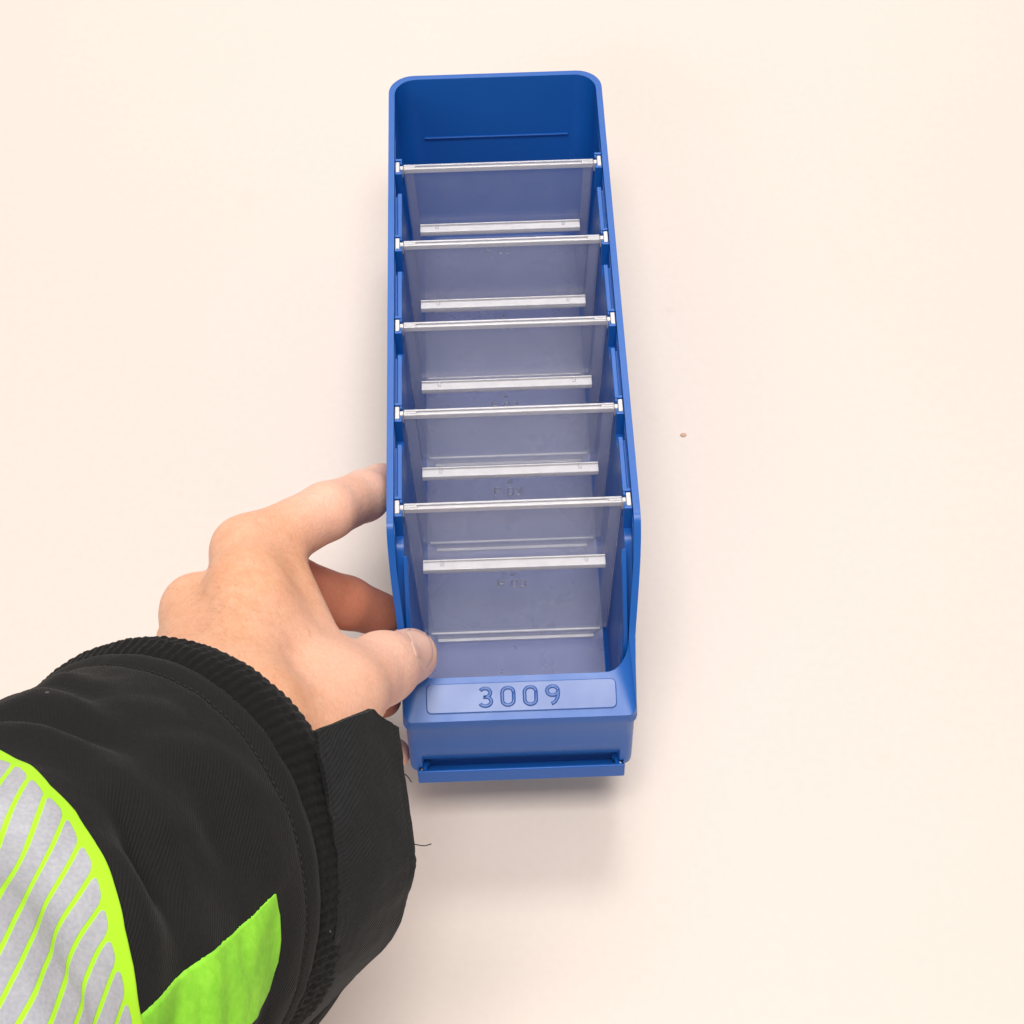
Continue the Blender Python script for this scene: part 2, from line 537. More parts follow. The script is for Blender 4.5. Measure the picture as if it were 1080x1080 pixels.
# moulded rails along both top edges, one strip per bay, with pockets and slot brackets
for sgn in (-1, 1):
    bm = bmesh.new()
    def bx(xa, xb, y0, y1, z0, z1):
        a, b = sorted((sgn * xa, sgn * xb)); box(bm, a, b, y0, y1, z0, z1)
    slots = [Y1 + DY * i for i in range(5)]
    for i, ys in enumerate(slots):
        if i < 4:
            ye = slots[i + 1] - 14.5
            bx(41.0, 42.9, ys + 4.6, ye, H - 14, H - 3.0)
            bx(42.9, 43.95, ys + 4.6, ye, H - 14, H - 5.0)
        # bracket: two cheeks and their returns on either side of the divider neck
        bx(40.9, 43.95, ys + 3.2, ys + 4.5, H - 14, H - 0.9)
        bx(40.9, 43.95, ys - 5.0, ys - 3.7, H - 14, H - 0.9)
        bx(40.9, 41.8, ys + 1.5, ys + 3.2, H - 14, H - 1.1)
        bx(40.9, 41.8, ys - 3.7, ys - 2.0, H - 14, H - 1.1)
    # strips on the sloping front run
    a = 0
    bx(39.5, 41.3, 23, 46.5, (rim_h(23) - 14, rim_h(46.5) - 14), (rim_h(23) - 3.6, rim_h(46.5) - 3.6))
    r = bm_obj('slot_rail', bm, BLUE, bin_root)
    add_bevel(r, 0.3, 2, 40)

# the foot strip along the bottom of the front
bm = bmesh.new()
box(bm, -40.2, 40.2, 0.4, 1.7, -5.8, 2.6); box(bm, -37.6, 37.6, 1.7, 8.6, -5.7, -4.6); box(bm, -37.6, 37.6, 7.4, 8.6, -4.6, -0.05)
for sg in (-1, 1):
    a, b = sorted((sg * 36.4, sg * 38.3)); box(bm, a, b, 1.7, 7.4, -4.6, 1.2)
o = bm_obj('foot_lip', bm, BLUE, bin_root); add_bevel(o, 0.6, 3)

# label panel and digits, lying on the sloped front ledge
SL = math.atan2(46.6 - 40.3, 15.0)
def ledge(u, v, h):    # u across (mm), v up the slope from the front edge, h above
    return Vector((u, v * math.cos(SL) - h * math.sin(SL), 40.3 + v * math.sin(SL) + h * math.cos(SL)))
def rrect(x0, x1, y0, y1, r, seg=6):
    P = []
    for cx, cy, a0 in ((x1 - r, y1 - r, 0), (x0 + r, y1 - r, 90), (x0 + r, y0 + r, 180), (x1 - r, y0 + r, 270)):
        for i in range(seg + 1):
            a = math.radians(a0 + 90 * i / seg); P.append((cx + r * math.cos(a), cy + r * math.sin(a)))
    return P
verts = []; faces = []
A = rrect(-34.8, 36.2, 2.9, 14.2, 2.0); B = rrect(-34.4, 35.8, 3.3, 13.8, 1.7)
for u, v in A: verts.append(ledge(u, v, -0.6) * S)
for u, v in A: verts.append(ledge(u, v, 0.42) * S)
for u, v in B: verts.append(ledge(u, v, 0.65) * S)
nA = len(A)
for a in range(2):
    for i in range(nA):
        j = (i + 1) % nA
        faces.append((a * nA + i, a * nA + j, (a + 1) * nA + j, (a + 1) * nA + i))
faces.append(tuple(2 * nA + i for i in range(nA)))
panel = mesh_obj('label_panel', verts, faces, BLUE_PANEL, bin_root, smooth=False)

def arc(cx, cy, rx, ry, a0, a1, n=14):
    return [(cx + rx * math.cos(math.radians(a0 + (a1 - a0) * i / n)), cy + ry * math.sin(math.radians(a0 + (a1 - a0) * i / n))) for i in range(n + 1)]
# unit strokes in a 5.0 x 8.4 box
zero = arc(2.5, 5.9, 2.1, 2.1, 0, 180) + arc(2.5, 2.5, 2.1, 2.1, 180, 360) + [(4.6, 5.9)]
three = arc(2.35, 6.1, 1.95, 1.9, 150, -80, 14) + [(1.7, 4.28)] + arc(2.4, 2.25, 2.15, 2.0, 78, -155, 16)
nine = arc(2.45, 5.9, 2.05, 2.05, -35, -395, 22) + arc(1.6, 4.4, 2.95, 3.9, 18, -75, 10)
nine = arc(2.45, 6.0, 2.05, 2.0, 0, 360, 22) + arc(1.55, 5.2, 2.95, 4.85, -5, -82, 10)
bm = bmesh.new()
u0 = -15.2
nrm = Vector((0, -math.sin(SL), math.cos(SL)))
for i, d in enumerate((three, zero, zero, nine)):
    pts = [ledge(u0 + i * 8.35 + x * 1.02, 5.0 + y * 0.86, 0.62) for x, y in d]
    tube(bm, pts, 0.72, 8, 0.62, nrm)
o = bm_obj('raised_number', bm, BLUE_PANEL, panel, smooth=True)

# ------------------------------------------------------------------ clear dividers
def text_strokes():
    Fs = [[(0, 0), (0, 5)], [(0, 4.9), (2.6, 4.9)], [(0, 2.6), (2.2, 2.6)]]
    z = [[(x * .52 + 5.0, y * .6) for x, y in zero]]
    t = [[(x * .52 + 8.4, y * .6) for x, y in three]]
    return Fs + z + t


ZT, ZB = 91.4, 3.0
def half_at(z): return 36.6 + (40.3 - 36.6) * (z - ZB) / (ZT - ZB)


def make_divider():
    root = empty('bin_divider', (0, Y1, 0))
    # thin sheet
    bm = bmesh.new()
    def slab(outline, y0, y1):
        f = [bm.verts.new((x * S, y0 * S, z * S)) for x, z in outline]
        b = [bm.verts.new((x * S, y1 * S, z * S)) for x, z in outline]
        m = len(outline)
        bm.faces.new(f); bm.faces.new(b[::-1])
        for i in range(m):
            j = (i + 1) % m; bm.faces.new((f[i], b[i], b[j], f[j]))
    hb, ht = half_at(ZB), half_at(ZT)
    c = 4.6
    slab([(-hb + c, ZB), (hb - c, ZB), (hb - .6, ZB + c), (ht - .6, ZT - 2.6), (-ht + .6, ZT - 2.6), (-hb + .6, ZB + c)], -0.55, 0.55)
    bm_obj('sheet', bm, CLEAR, root)
    # side ribs: an outer edge strip and a second rib a little further in
    for s in (-1, 1):
        bm = bmesh.new()
        zs = [ZB + 5.5, ZT - 2.9]
        for (ins, w, d) in ((0.0, 4.0, 0.9),):
            vv = []
            for z in zs:
                h = half_at(z)
                for xx, yy in ((h - ins, -1.35), (h - ins - w, -0.62), (h - ins - w, 0.62), (h - ins, 1.35)):
                    vv.append(bm.verts.new((s * xx * S, yy * S, z * S)))
            for i in range(4):
                j = (i + 1) % 4; bm.faces.new((vv[i], vv[j], vv[j + 4], vv[i + 4]))
            bm.faces.new(vv[:4]); bm.faces.new(vv[4:])
        bm_obj('side_rib', bm, CLEAR_RIB, root)
    # top bar with a shallow groove
    bm = bmesh.new()
    box(bm, -40.4, 40.4, -1.5, -0.55, ZT - 2.4, ZT)
    box(bm, -40.4, 40.4, 0.55, 1.5, ZT - 2.4, ZT)
    box(bm, -40.4, -35.4, -0.55, 0.55, ZT - 2.3, ZT)
    box(bm, 35.4, 40.4, -0.55, 0.55, ZT - 2.3, ZT)
    box(bm, -35.4, 35.4, -0.55, 0.55, ZT - 2.3, ZT - 0.6)
    bm_obj('top_bar', bm, CLEAR_TOP, root, bevel=0.2)
    # bottom bead
    bm = bmesh.new()
    box(bm, -hb + c + .4, hb - c - .4, -2.1, -0.6, ZB - 0.6, ZB + 0.5)
    box(bm, -hb + 2.5, hb - 2.5, -1.5, -0.6, ZB + 4.4, ZB + 5.2)
    bm_obj('bottom_bead', bm, CLEAR_BAR, root, bevel=0.3)
    # cross ledge standing out to the front, its end bevels and two gussets
    bm = bmesh.new()
    box(bm, -35, 35, -5.0, -0.6, 56.2, 57.4)
    box(bm, -35, 35, -5.0, -3.9, 54.9, 56.2)
    box(bm, -35, 35, -1.3, -0.6, 57.4, 58.1)
    led = bm_obj('cross_ledge', bm, CLEAR_BAR, root, bevel=0.25)
    for x in (-27.6, 27.6):
        bm = bmesh.new(); box(bm, x - 0.7, x + 0.7, -3.6, -1.35, 57.42, 58.1)
        bm_obj('gusset', bm, CLEAR_RIB, led, bevel=0.2)
    # hooks that drop into the bin's slots
    for s in (-1, 1):
        bm = bmesh.new()
        a, b = sorted((s * 40.42, s * 42.0)); box(bm, a, b, -1.1, 1.1, ZT - 5, ZT - 0.2)
        a, b = sorted((s * 41.9, s * 43.8)); box(bm, a, b, -3.3, 2.9, ZT - 7, ZT + 0.4)
        bm_obj('hook', bm, CLEAR_BAR, root, bevel=0.35)
    bm = bmesh.new()
    for st in text_strokes():
        tube(bm, [(-6.4 + x, -0.6, 38.0 + y) for x, y in st], 0.3, 6)
    tube(bm, [(-0.6, -0.5, 46.6), (-0.6, -1.1, 46.6)], 0.7, 8)
    bm_obj('moulded_lettering', bm, CLEAR_TOP, root, smooth=True)
    return root


def kids(o): return [c for c in bpy.data.objects if c.parent == o]


def copy_tree(o, parent=None):
    c = o.copy(); COL.objects.link(c)
    c.parent = parent
    for ch in kids(o):
        if ch is not c: copy_tree(ch, c)
    return c


DIV_LABELS = ['clear plastic divider nearest the open front of the blue bin, F 03 fully in view',
              'clear plastic divider second from the front ledge, F 03 showing just above the foremost divider',
              'clear plastic divider in the middle of the five in the blue bin',
              'clear plastic divider second from the high back wall of the blue bin',
              'clear plastic divider nearest the high dark back wall of the blue bin']
div0 = make_divider()
for i in range(5):
    d = div0 if i == 0 else copy_tree(div0)
    d.location = M @ Vector((0, Y1 + DY * i, 0))
    tag(d, DIV_LABELS[i], 'divider', 'clear dividers across the blue bin')

# ------------------------------------------------------------------ the hand (signed distance field -> surface)
J = dict(
    imcp=at(262, 583, z=97), ipip=at(345, 539, z=89), idip=at(384, 523, z=74), itip=at(401, 510, z=61),
    mmcp=at(210, 645, z=84), mpip=at(308, 616, z=60), mdip=at(366, 636, z=44), mtip=at(401, 648, z=32),
    rmcp=at(198, 676, z=66), rpip=at(290, 690, z=44), rdip=at(360, 712, z=26), rtip=at(404, 738, z=16),
    pmcp=at(205, 705, z=52), ppip=at(300, 745, z=28), pdip=at(370, 775, z=10), ptip=at(416, 795, z=3),
    tcmc=at(322, 775, z=108), tmcp=at(360, 732, z=97), tip_=at(402, 705, z=77), ttip=at(432, 692, z=64),
    wrist=at(258, 770, z=122), wr2=at(225, 755, z=112),
)
C0 = Vector((-111.5, -119.3, 161.6)); AX = Vector((0.5064, 0.5558, -0.6593)).normalized(); R0 = 62.2
J['arm'] = C0 - AX * 60


def sdf_hand():
    h = 1.0
    lo = np.array([-165., -150., -14.]); hi = np.array([-18., 118., 205.])
    dims = np.ceil((hi - lo) / h).astype(int)
    X = (lo[0] + h * np.arange(dims[0], dtype=np.float32))[:, None, None]
    Y = (lo[1] + h * np.arange(dims[1], dtype=np.float32))[None, :, None]
    Z = (lo[2] + h * np.arange(dims[2], dtype=np.float32))[None, None, :]

    def cone(a, b, r1, r2):
        a = np.array(a, np.float32); b = np.array(b, np.float32); ba = b - a
        dx, dy, dz = X - a[0], Y - a[1], Z - a[2]
        t = np.clip((dx * ba[0] + dy * ba[1] + dz * ba[2]) / float(ba @ ba), 0, 1)
        d = np.sqrt((dx - t * ba[0]) ** 2 + (dy - t * ba[1]) ** 2 + (dz - t * ba[2]) ** 2)
        return d - (r1 + (r2 - r1) * t)

    def ball(a, r):
        return np.sqrt((X - a[0]) ** 2 + (Y - a[1]) ** 2 + (Z - a[2]) ** 2) - np.float32(r)

    def smin(a, b, k):
        q = np.maximum(k - np.abs(a - b), 0) / k
        return np.minimum(a, b) - q * q * k * 0.25

    def finger(j, r, kb=3.0):
        d = cone(J[j[0]], J[j[1]], r[0], r[1])
        d = smin(d, cone(J[j[1]], J[j[2]], r[1], r[2]), kb)
        d = smin(d, cone(J[j[2]], J[j[3]], r[2], r[3]), kb)
        return d
    fi = finger(('imcp', 'ipip', 'idip', 'itip'), (12.4, 10.6, 9.6, 8.2))
    fm = finger(('mmcp', 'mpip', 'mdip', 'mtip'), (11.0, 10.6, 10.0, 8.8))
    fr_ = finger(('rmcp', 'rpip', 'rdip', 'rtip'), (10.5, 9.2, 8.4, 7.2))
    fp = finger(('pmcp', 'ppip', 'pdip', 'ptip'), (9.8, 8.3, 7.4, 6.3))
    th = cone(J['tcmc'], J['tmcp'], 16.0, 14.6)
    th = smin(th, cone(J['tmcp'], J['tip_'], 14.2, 12.6), 5)
    th = smin(th, cone(J['tip_'], J['ttip'], 12.3, 10.3), 5)
    w, w2 = J['wrist'], J['wr2']
    pal = cone(w, J['imcp'], 17, 11.5)
    pal = smin(pal, cone(w, J['mmcp'], 18, 11.0), 8)
    pal = smin(pal, cone(w2, J['rmcp'], 17, 11.0), 8)
    pal = smin(pal, cone(w2, J['pmcp'], 16, 10.0), 8)
    pal = smin(pal, cone(w2, J['mmcp'], 17, 11.0), 8)
    pal = smin(pal, cone(w, J['arm'], 21, 27), 12)
    pal = smin(pal, cone(w2, J['arm'], 20, 27), 12)
    # knuckle heads standing out on the back of the hand
    up = Vector((-0.55, 0.2, 0.8)).normalized()
    pal = smin(pal, ball(J['imcp'] + up * 2.5, 10.4), 5)
    pal = smin(pal, ball(J['mmcp'] + up * 1.5, 10.0), 9)
    # web between thumb and index
    web = cone(J['tmcp'].lerp(J['tcmc'], 0.25), J['imcp'].lerp(w, 0.22), 11, 10)
    pal = smin(pal, web, 14)
    web2 = cone(J['tmcp'].lerp(J['tip_'], 0.15), J['imcp'].lerp(J['ipip'], 0.3) + Vector((2, -4, -3)), 6.0, 8.0)
    pal = smin(pal, web2, 12)
    D = smin(pal, th, 9)
    D = smin(D, fi, 6)
    D = smin(D, smin(fm, smin(fr_, fp, 1.0), 1.0), 3.5)
    return D, lo, h


def surface_nets(D, lo, h):
    ins = D < 0
    nx, ny, nz = D.shape
    c = np.zeros((nx - 1, ny - 1, nz - 1), np.uint8)
    for a in (0, 1):
        for b in (0, 1):
            for e in (0, 1):
                c += ins[a:nx - 1 + a, b:ny - 1 + b, e:nz - 1 + e]
    cells = np.argwhere((c > 0) & (c < 8))
    idx = -np.ones(c.shape, np.int32); idx[tuple(cells.T)] = np.arange(len(cells))
    acc = np.zeros((len(cells), 3)); cnt = np.zeros(len(cells))
    cor = [np.array(q) for q in ((0, 0, 0), (1, 0, 0), (0, 1, 0), (1, 1, 0), (0, 0, 1), (1, 0, 1), (0, 1, 1), (1, 1, 1))]
    for i in range(8):
        for j in range(i + 1, 8):
            if np.abs(cor[i] - cor[j]).sum() != 1: continue
            a = cells + cor[i]; b = cells + cor[j]
            da = D[tuple(a.T)]; db = D[tuple(b.T)]
            m = (da < 0) != (db < 0)
            t = np.where(m, da / np.where(m, da - db, 1), 0)
            acc[m] += (a + (b - a) * t[:, None])[m]; cnt[m] += 1
    V = lo + h * acc / cnt[:, None]
    F = []
    for ax in range(3):
        sl0 = [slice(None)] * 3; sl1 = [slice(None)] * 3
        sl0[ax] = slice(0, -1); sl1[ax] = slice(1, None)
        e = np.argwhere(ins[tuple(sl0)] != ins[tuple(sl1)])
        u, v = (ax + 1) % 3, (ax + 2) % 3
        ok = (e[:, u] > 0) & (e[:, v] > 0) & (e[:, u] < D.shape[u] - 1) & (e[:, v] < D.shape[v] - 1)
        e = e[ok]
        du = np.zeros(3, int); du[u] = 1; dv = np.zeros(3, int); dv[v] = 1
        q = np.stack([idx[tuple((e - du - dv).T)], idx[tuple((e - dv).T)], idx[tuple(e.T)], idx[tuple((e - du).T)]], 1)
        fl = ~ins[tuple(e.T)]
        q[fl] = q[fl][:, ::-1]
        F.append(q)
    F = np.concatenate(F)
    F = F[(F >= 0).all(1)]
    return V, F


D, lo, hh = sdf_hand()
HV, HF = surface_nets(D, lo, hh)
del D
# keep the one connected skin surface
par = np.arange(len(HV))
while True:
    m = par[HF].min(1)
    new = par.copy()
    for c_ in range(4): np.minimum.at(new, HF[:, c_], m)
    new = new[new]
    if (new == par).all(): break
    par = new
lab, cn = np.unique(par, return_counts=True)
keep = par == lab[cn.argmax()]
remap = np.cumsum(keep) - 1
HF = remap[HF[keep[HF].all(1)]]; HV = HV[keep]
# relax the grid steps a little
for _ in range(4):
    s = np.zeros_like(HV); n_ = np.zeros(len(HV))
    for a, b in ((0, 1), (1, 2), (2, 3), (3, 0)):
        np.add.at(s, HF[:, a], HV[HF[:, b]]); np.add.at(s, HF[:, b], HV[HF[:, a]])
        np.add.at(n_, HF[:, a], 1); np.add.at(n_, HF[:, b], 1)
    HV = HV * 0.5 + 0.5 * s / n_[:, None]

hand_bvh = BVHTree.FromPolygons([Vector(v) for v in HV], [tuple(f) for f in HF.tolist()])

M4 = np.array(M)
def to_world(V): 
    V = np.asarray([tuple(v) for v in V], float); return V @ M4[:3, :3].T + M4[:3, 3]

ORG = M @ J['wrist']
person = mesh_obj('person', to_world(HV) - np.array(ORG), HF.tolist(), SKIN)
person.location = ORG
tag(person, 'left hand and forearm in a black work jacket sleeve gripping the blue bin', 'person')
# rosier finger ends and knuckles
tone = np.zeros(len(HV), np.float32)
for key, r, s in (('ttip', 24, .85), ('tip_', 26, .75), ('tmcp', 28, .5), ('itip', 18, .85), ('idip', 18, .8), ('ipip', 20, .7), ('ptip', 16, .6), ('rtip', 16, .4), ('imcp', 14, .3), ('mmcp', 12, .25)):
    d = np.linalg.norm(HV - np.array(J[key]), axis=1)
    tone = np.maximum(tone, s * np.clip(1.6 - d / r, 0, 1))
at_ = person.data.attributes.new('tone', 'FLOAT', 'POINT'); at_.data.foreach_set('value', tone)

shade_tint = np.zeros(len(HV), np.float32)  # shade on the middle and ring fingers, painted as darker red skin
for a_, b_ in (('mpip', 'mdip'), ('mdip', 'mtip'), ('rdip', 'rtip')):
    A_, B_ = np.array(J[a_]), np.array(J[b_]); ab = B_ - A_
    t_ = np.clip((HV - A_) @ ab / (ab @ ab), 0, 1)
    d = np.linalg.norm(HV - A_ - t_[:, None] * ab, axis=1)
    shade_tint = np.maximum(shade_tint, 0.9 * np.clip((15 - d) / 4, 0, 1))
af_ = person.data.attributes.new('shade_tint', 'FLOAT', 'POINT'); af_.data.foreach_set('value', shade_tint)


def person_part(name, V, F, mat, parent, uvs=None, smooth=True):
    return mesh_obj(name, to_world(V) - np.array(ORG), F, mat, parent, smooth, uvs)


def strip_mesh(rows):
    """rows of points -> quads"""
    V = [p for r in rows for p in r]; m = len(rows[0])
    F = [(a * m + i, a * m + i + 1, (a + 1) * m + i + 1, (a + 1) * m + i) for a in range(len(rows) - 1) for i in range(m - 1)]
    return V, F


def solidify(o, t, off=1.0):
    s = o.modifiers.new('thickness', 'SOLIDIFY'); s.thickness = t * S; s.offset = off


# thumbnail: a curved plate let into the end of the thumb
out = [(423, 670), (429, 664), (437, 661), (446, 664), (453, 672), (457, 684), (456, 696), (450, 705), (440, 710), (435, 704), (431, 692), (427, 680)]
cx = sum(p[0] for p in out) / len(out); cy = sum(p[1] for p in out) / len(out)
rows = []
for t, lift in ((1.0, -0.25), (0.96, 0.12), (0.86, 0.24), (0.7, 0.3), (0.5, 0.34), (0.25, 0.36), (0.03, 0.36)):
    row = []
    for i in range(len(out) * 3 + 1):
        a = i / 3; i0 = int(a) % len(out); f = a - int(a)
        q = [out[(i0 + d) % len(out)] for d in (-1, 0, 1, 2)]
        w = ((-f + 2 * f * f - f ** 3) / 2, (2 - 5 * f * f + 3 * f ** 3) / 2, (f + 4 * f * f - 3 * f ** 3) / 2, (f ** 3 - f * f) / 2)
        px = sum(ww * qq[0] for ww, qq in zip(w, q)); py = sum(ww * qq[1] for ww, qq in zip(w, q))
        px, py = cx + (px - cx) * t, cy + (py - cy) * t
        o_, d_ = ray(px, py)
        hit = None
        for sh in (0, .1, .2, .3, .45, .6):
            o_, d_ = ray(px + (cx - px) * sh, py + (cy - py) * sh)
            hit = hand_bvh.ray_cast(o_, d_.normalized())
            if hit[0] is not None and (hit[0] - J['ttip']).length < 16: break
        row.append((hit[0], hit[1], lift))
    rows.append(row)
nav = sum((r[1] for row in rows for r in row), Vector()).normalized()
rows = [[p + (nn * 0.4 + nav * 0.6).normalized() * lf for p, nn, lf in row] for row in rows]
V, F = strip_mesh(rows)
nail = person_part('thumbnail', V, F, NAIL, person)

# fine hair on the back of the hand
rng = random.Random(11)
HAIR = bpy.data.materials.new('brown_hair'); HAIR.use_nodes = True
HAIR.node_tree.nodes['Principled BSDF'].inputs['Base Color'].default_value = (0.30, 0.15, 0.07, 1)
hv, hf = [], []
flow = (J['rmcp'] - J['wrist']).normalized() * 0.6 + Vector((-0.5, 0.1, -0.3))
tries = 0
while len(hf) < 200 * 9 and tries < 6000:
    tries += 1
    px, py = rng.gauss(245, 42), rng.gauss(638, 36)
    o_, d_ = ray(px, py)
    h_, n_h, _, _ = hand_bvh.ray_cast(o_, d_.normalized())
    if h_ is None or (h_ - J['arm']).length < 95: continue
    if rng.random() > 0.35 + 0.65 * noise.noise(h_ * 0.06) + 0.3: continue
    t = flow + Vector((rng.uniform(-.35, .35), rng.uniform(-.35, .35), rng.uniform(-.35, .35)))
    t = (t - n_h * t.dot(n_h)).normalized()
    ln_ = rng.uniform(3.0, 6.5); side = t.cross(n_h)
    pts = [h_ - n_h * 0.1, h_ + t * ln_ * .35 + n_h * .5, h_ + t * ln_ * .7 + n_h * .65 + side * rng.uniform(-.3, .3), h_ + t * ln_ + n_h * .5 + side * rng.uniform(-.7, .7)]
    b0 = len(hv)
    for i, p in enumerate(pts):
        r_ = 0.026 * (1 - 0.28 * i)
        for q in range(3):
            a_ = 2.094 * q; hv.append(p + (n_h * math.cos(a_) + side * math.sin(a_)) * r_)
    for i in range(3):
        for q in range(3):
            hf.append((b0 + i * 3 + q, b0 + i * 3 + (q + 1) % 3, b0 + i * 3 + 3 + (q + 1) % 3, b0 + i * 3 + 3 + q))
hair = person_part('hand_hair', hv, hf, HAIR, person); hair['kind'] = 'stuff'

# ------------------------------------------------------------------ jacket sleeve
E1 = AX.cross(Vector((0, 0, 1))).normalized(); E2 = E1.cross(AX).normalized()


def fold(th, s):
    """cloth folds, mm outward"""
    w = smoothstep(2, 26, s)
    q = Vector((math.cos(th) * 1.1, math.sin(th) * 1.1, s * 0.030 + 0.25 * math.sin(th * 2)))
    a = noise.noise(q * 1.7) * 3.6 + (math.sqrt(noise.noise(q * 2.3 + Vector((5, 1, 2))) ** 2 + 0.02) - 0.25) * 2.4
    b = noise.noise(Vector((math.cos(th) * 3.4, math.sin(th) * 3.4, s * 0.06 + th * 0.8)) + Vector((9, 9, 9))) * 1.1
    b += noise.noise(Vector((math.cos(th) * 0.9, math.sin(th) * 0.9, s * 0.055 + 4.0))) * 3.4
    tw = th if th <= math.pi else th - 2 * math.pi
    for t0, t1, sc, sl, dep, wid in ((0.78, 1.6, 63, -5, 4.2, 6.0), (1.45, 2.5, 50, 14, 3.0, 5.0), (1.7, 2.6, 30, -8, 1.8, 4.0), (0.75, 1.3, 36, 16, 1.6, 4.0)):
        e = smoothstep(t0, t0 + 0.35, tw) * (1 - smoothstep(t1 - 0.35, t1, tw))
        if e > 0:
            x = (s - sc - sl * (tw - (t0 + t1) / 2)) / wid
            b -= e * dep * math.exp(-x * x)
            b += e * dep * 0.5 * math.exp(-(x - 2.0) ** 2)
    fine = noise.noise(Vector((math.cos(th) * 9, math.sin(th) * 9, s * 0.15))) * 0.35
    return (a + b) * w + fine


DV = CAMR @ Vector((0.45, -0.89, 0)); DV = (DV - AX * DV.dot(AX)).normalized()
def axis_pt(s): return C0 - AX * s + DV * (0.26 * max(s, 0) if s < 150 else 39)


def sleeve_pt(th, s, extra=0.0):
    r = R0 + 0.05 * max(s, 0) + fold(th, s) + extra
    if s < 7: r += 0.9 * math.exp(-((s - 3.2) / 2.4) ** 2)        # hem roll
    r -= 0.7 * math.exp(-((s - 8.0) / 1.1) ** 2)                   # hem stitching
    return axis_pt(s) + (E1 * math.cos(th) + E2 * math.sin(th)) * r


def ring_mesh(fn, s_list, nth=256):
    V = []; F = []; U = []
    for a, s in enumerate(s_list):
        for i in range(nth):
            th = 2 * math.pi * i / nth
            V.append(fn(th, s)); U.append((th * R0 / 100.0, s / 100.0))
    for a in range(len(s_list) - 1):
        for i in range(nth):
            j = (i + 1) % nth
            F.append((a * nth + i, a * nth + j, (a + 1) * nth + j, (a + 1) * nth + i))
    return V, F, U


s_list = [0, .7, 1.5, 2.5, 3.5, 4.5, 5.5, 6.5, 7.2, 8, 8.8, 10] + [10 + 2.0 * i for i in range(1, 120)]
V, F, U = ring_mesh(sleeve_pt, s_list)
sleeve_bvh = BVHTree.FromPolygons(V, F)
sleeve = person_part('jacket_sleeve', V, F, BLACK, person, U)
solidify(sleeve, 1.6, -1.0)


# ribbed knit cuff and the smooth lining inside the sleeve end
def knit_pt(th, s):
    rib = 0.42 * math.cos(th * 130 + 0.8 * noise.noise(Vector((th * 6, s * 0.4, 1)))) * (0.55 + 0.45 * math.cos(s * 2.1 + 2.0 * math.cos(th * 65) + 3 * noise.noise(Vector((th * 20, s, 0))))) + 0.35 * noise.noise(Vector((math.cos(th) * 8, math.sin(th) * 8, s * 0.3)))
    rad = R0 - 3.4 + rib + 1.6 * math.sin(min(1, max(0, (s + 20) / 26)) * math.pi)
    tw = th if th <= math.pi else th - 2 * math.pi
    kw = smoothstep(0.85, 1.25, tw) if tw > 0 else smoothstep(1.3, 2.2, -tw)
    rad = float(np.interp(s, [-23, -21, -18, -12, -6, -2, 4, 9], [R0 - 6.5, R0 - 2.2, R0 + 1.6, R0 + 3.6, R0 + 3.4, R0 + 1.6, R0 - 2.6, R0 - 3.4]))
    rad = rad * kw + min(rad, R0 - 2.0) * (1 - kw) + rib
    return C0 - AX * s + (E1 * math.cos(th) + E2 * math.sin(th)) * rad
V, F, U = ring_mesh(knit_pt, [-23, -22, -21, -20, -19, -18, -17, -16, -15, -14, -13, -12, -11, -10, -9, -8, -7, -6, -5, -4, -3, -2, -1, 1, 4, 9], 1320)
solidify(person_part('knit_cuff', V, F, KNIT, sleeve, U), 2.2, -1.0)


def lining_pt(th, s):
    rad = R0 - 7.0 + 3.0 * smoothstep(-10, -25, s) * 0 + 0.8 * noise.noise(Vector((math.cos(th) * 2, math.sin(th) * 2, s * 0.05)))
    return C0 - AX * s + (E1 * math.cos(th) + E2 * math.sin(th)) * rad
V, F, U = ring_mesh(lining_pt, [-27, -25, -20, -12, 0, 10], 200)
solidify(person_part('cuff_lining', V, F, LINING, sleeve, U), 1.2, -1.0)


# th and s of a pixel on the sleeve
def on_sleeve(px, py):
    o_, d_ = ray(px, py)
    h = sleeve_bvh.ray_cast(o_, d_.normalized())[0]
    if h is None: return None
    s = -(h - C0).dot(AX); v = h - axis_pt(s)
    return math.atan2(v.dot(E2), v.dot(E1)), s


arc_px = [(0, 793), (27, 807), (53, 831), (80, 858), (102, 893), (120, 933), (131, 978), (140, 1018), (147, 1071)]
arc_ts = sorted(q for q in (on_sleeve(*p) for p in arc_px) if q)
print('band arc (th, s):', [(round(a, 2), round(b, 1)) for a, b in arc_ts])
ths = np.array([a for a, b in arc_ts]); sss = np.array([b for a, b in arc_ts])


def band_s(th):
    return float(np.interp(th, ths, sss))


t0, t1 = ths[0] - 0.9, ths[-1] + 0.9
rows = []; U = []
qa, qb = on_sleeve(66, 858), on_sleeve(36, 910)
da, ds = (qb[0] - qa[0]) * (R0 + 0.05 * qa[1]), (qb[1] - band_s(qb[0])) - (qa[1] - band_s(qa[0]))
ang = math.atan2(da, ds); print('stripe angle', math.degrees(ang))
for d in [0, .6, 1.2, 1.8, 2.4, 3, 3.6, 4.2, 5, 6, 7] + [8 + 2 * i for i in range(32)]:
    row = []
    for i in range(301):
        th = t0 + (t1 - t0) * i / 300
        s = band_s(th) + d
        row.append(sleeve_pt(th, s, 0.9 if d > 0 else 0.1))
        arc_len = th * (R0 + 0.05 * s)
        wob = 0.9 * noise.noise(Vector((arc_len * 0.045, d * 0.045, 3.0)))
        U.append(((arc_len * math.cos(ang) - d * math.sin(ang)) / PER + wob * 0.25, d))
    rows.append(row)
V, F = strip_mesh(rows)
person_part('reflective_band', V, F, BAND, sleeve, U)

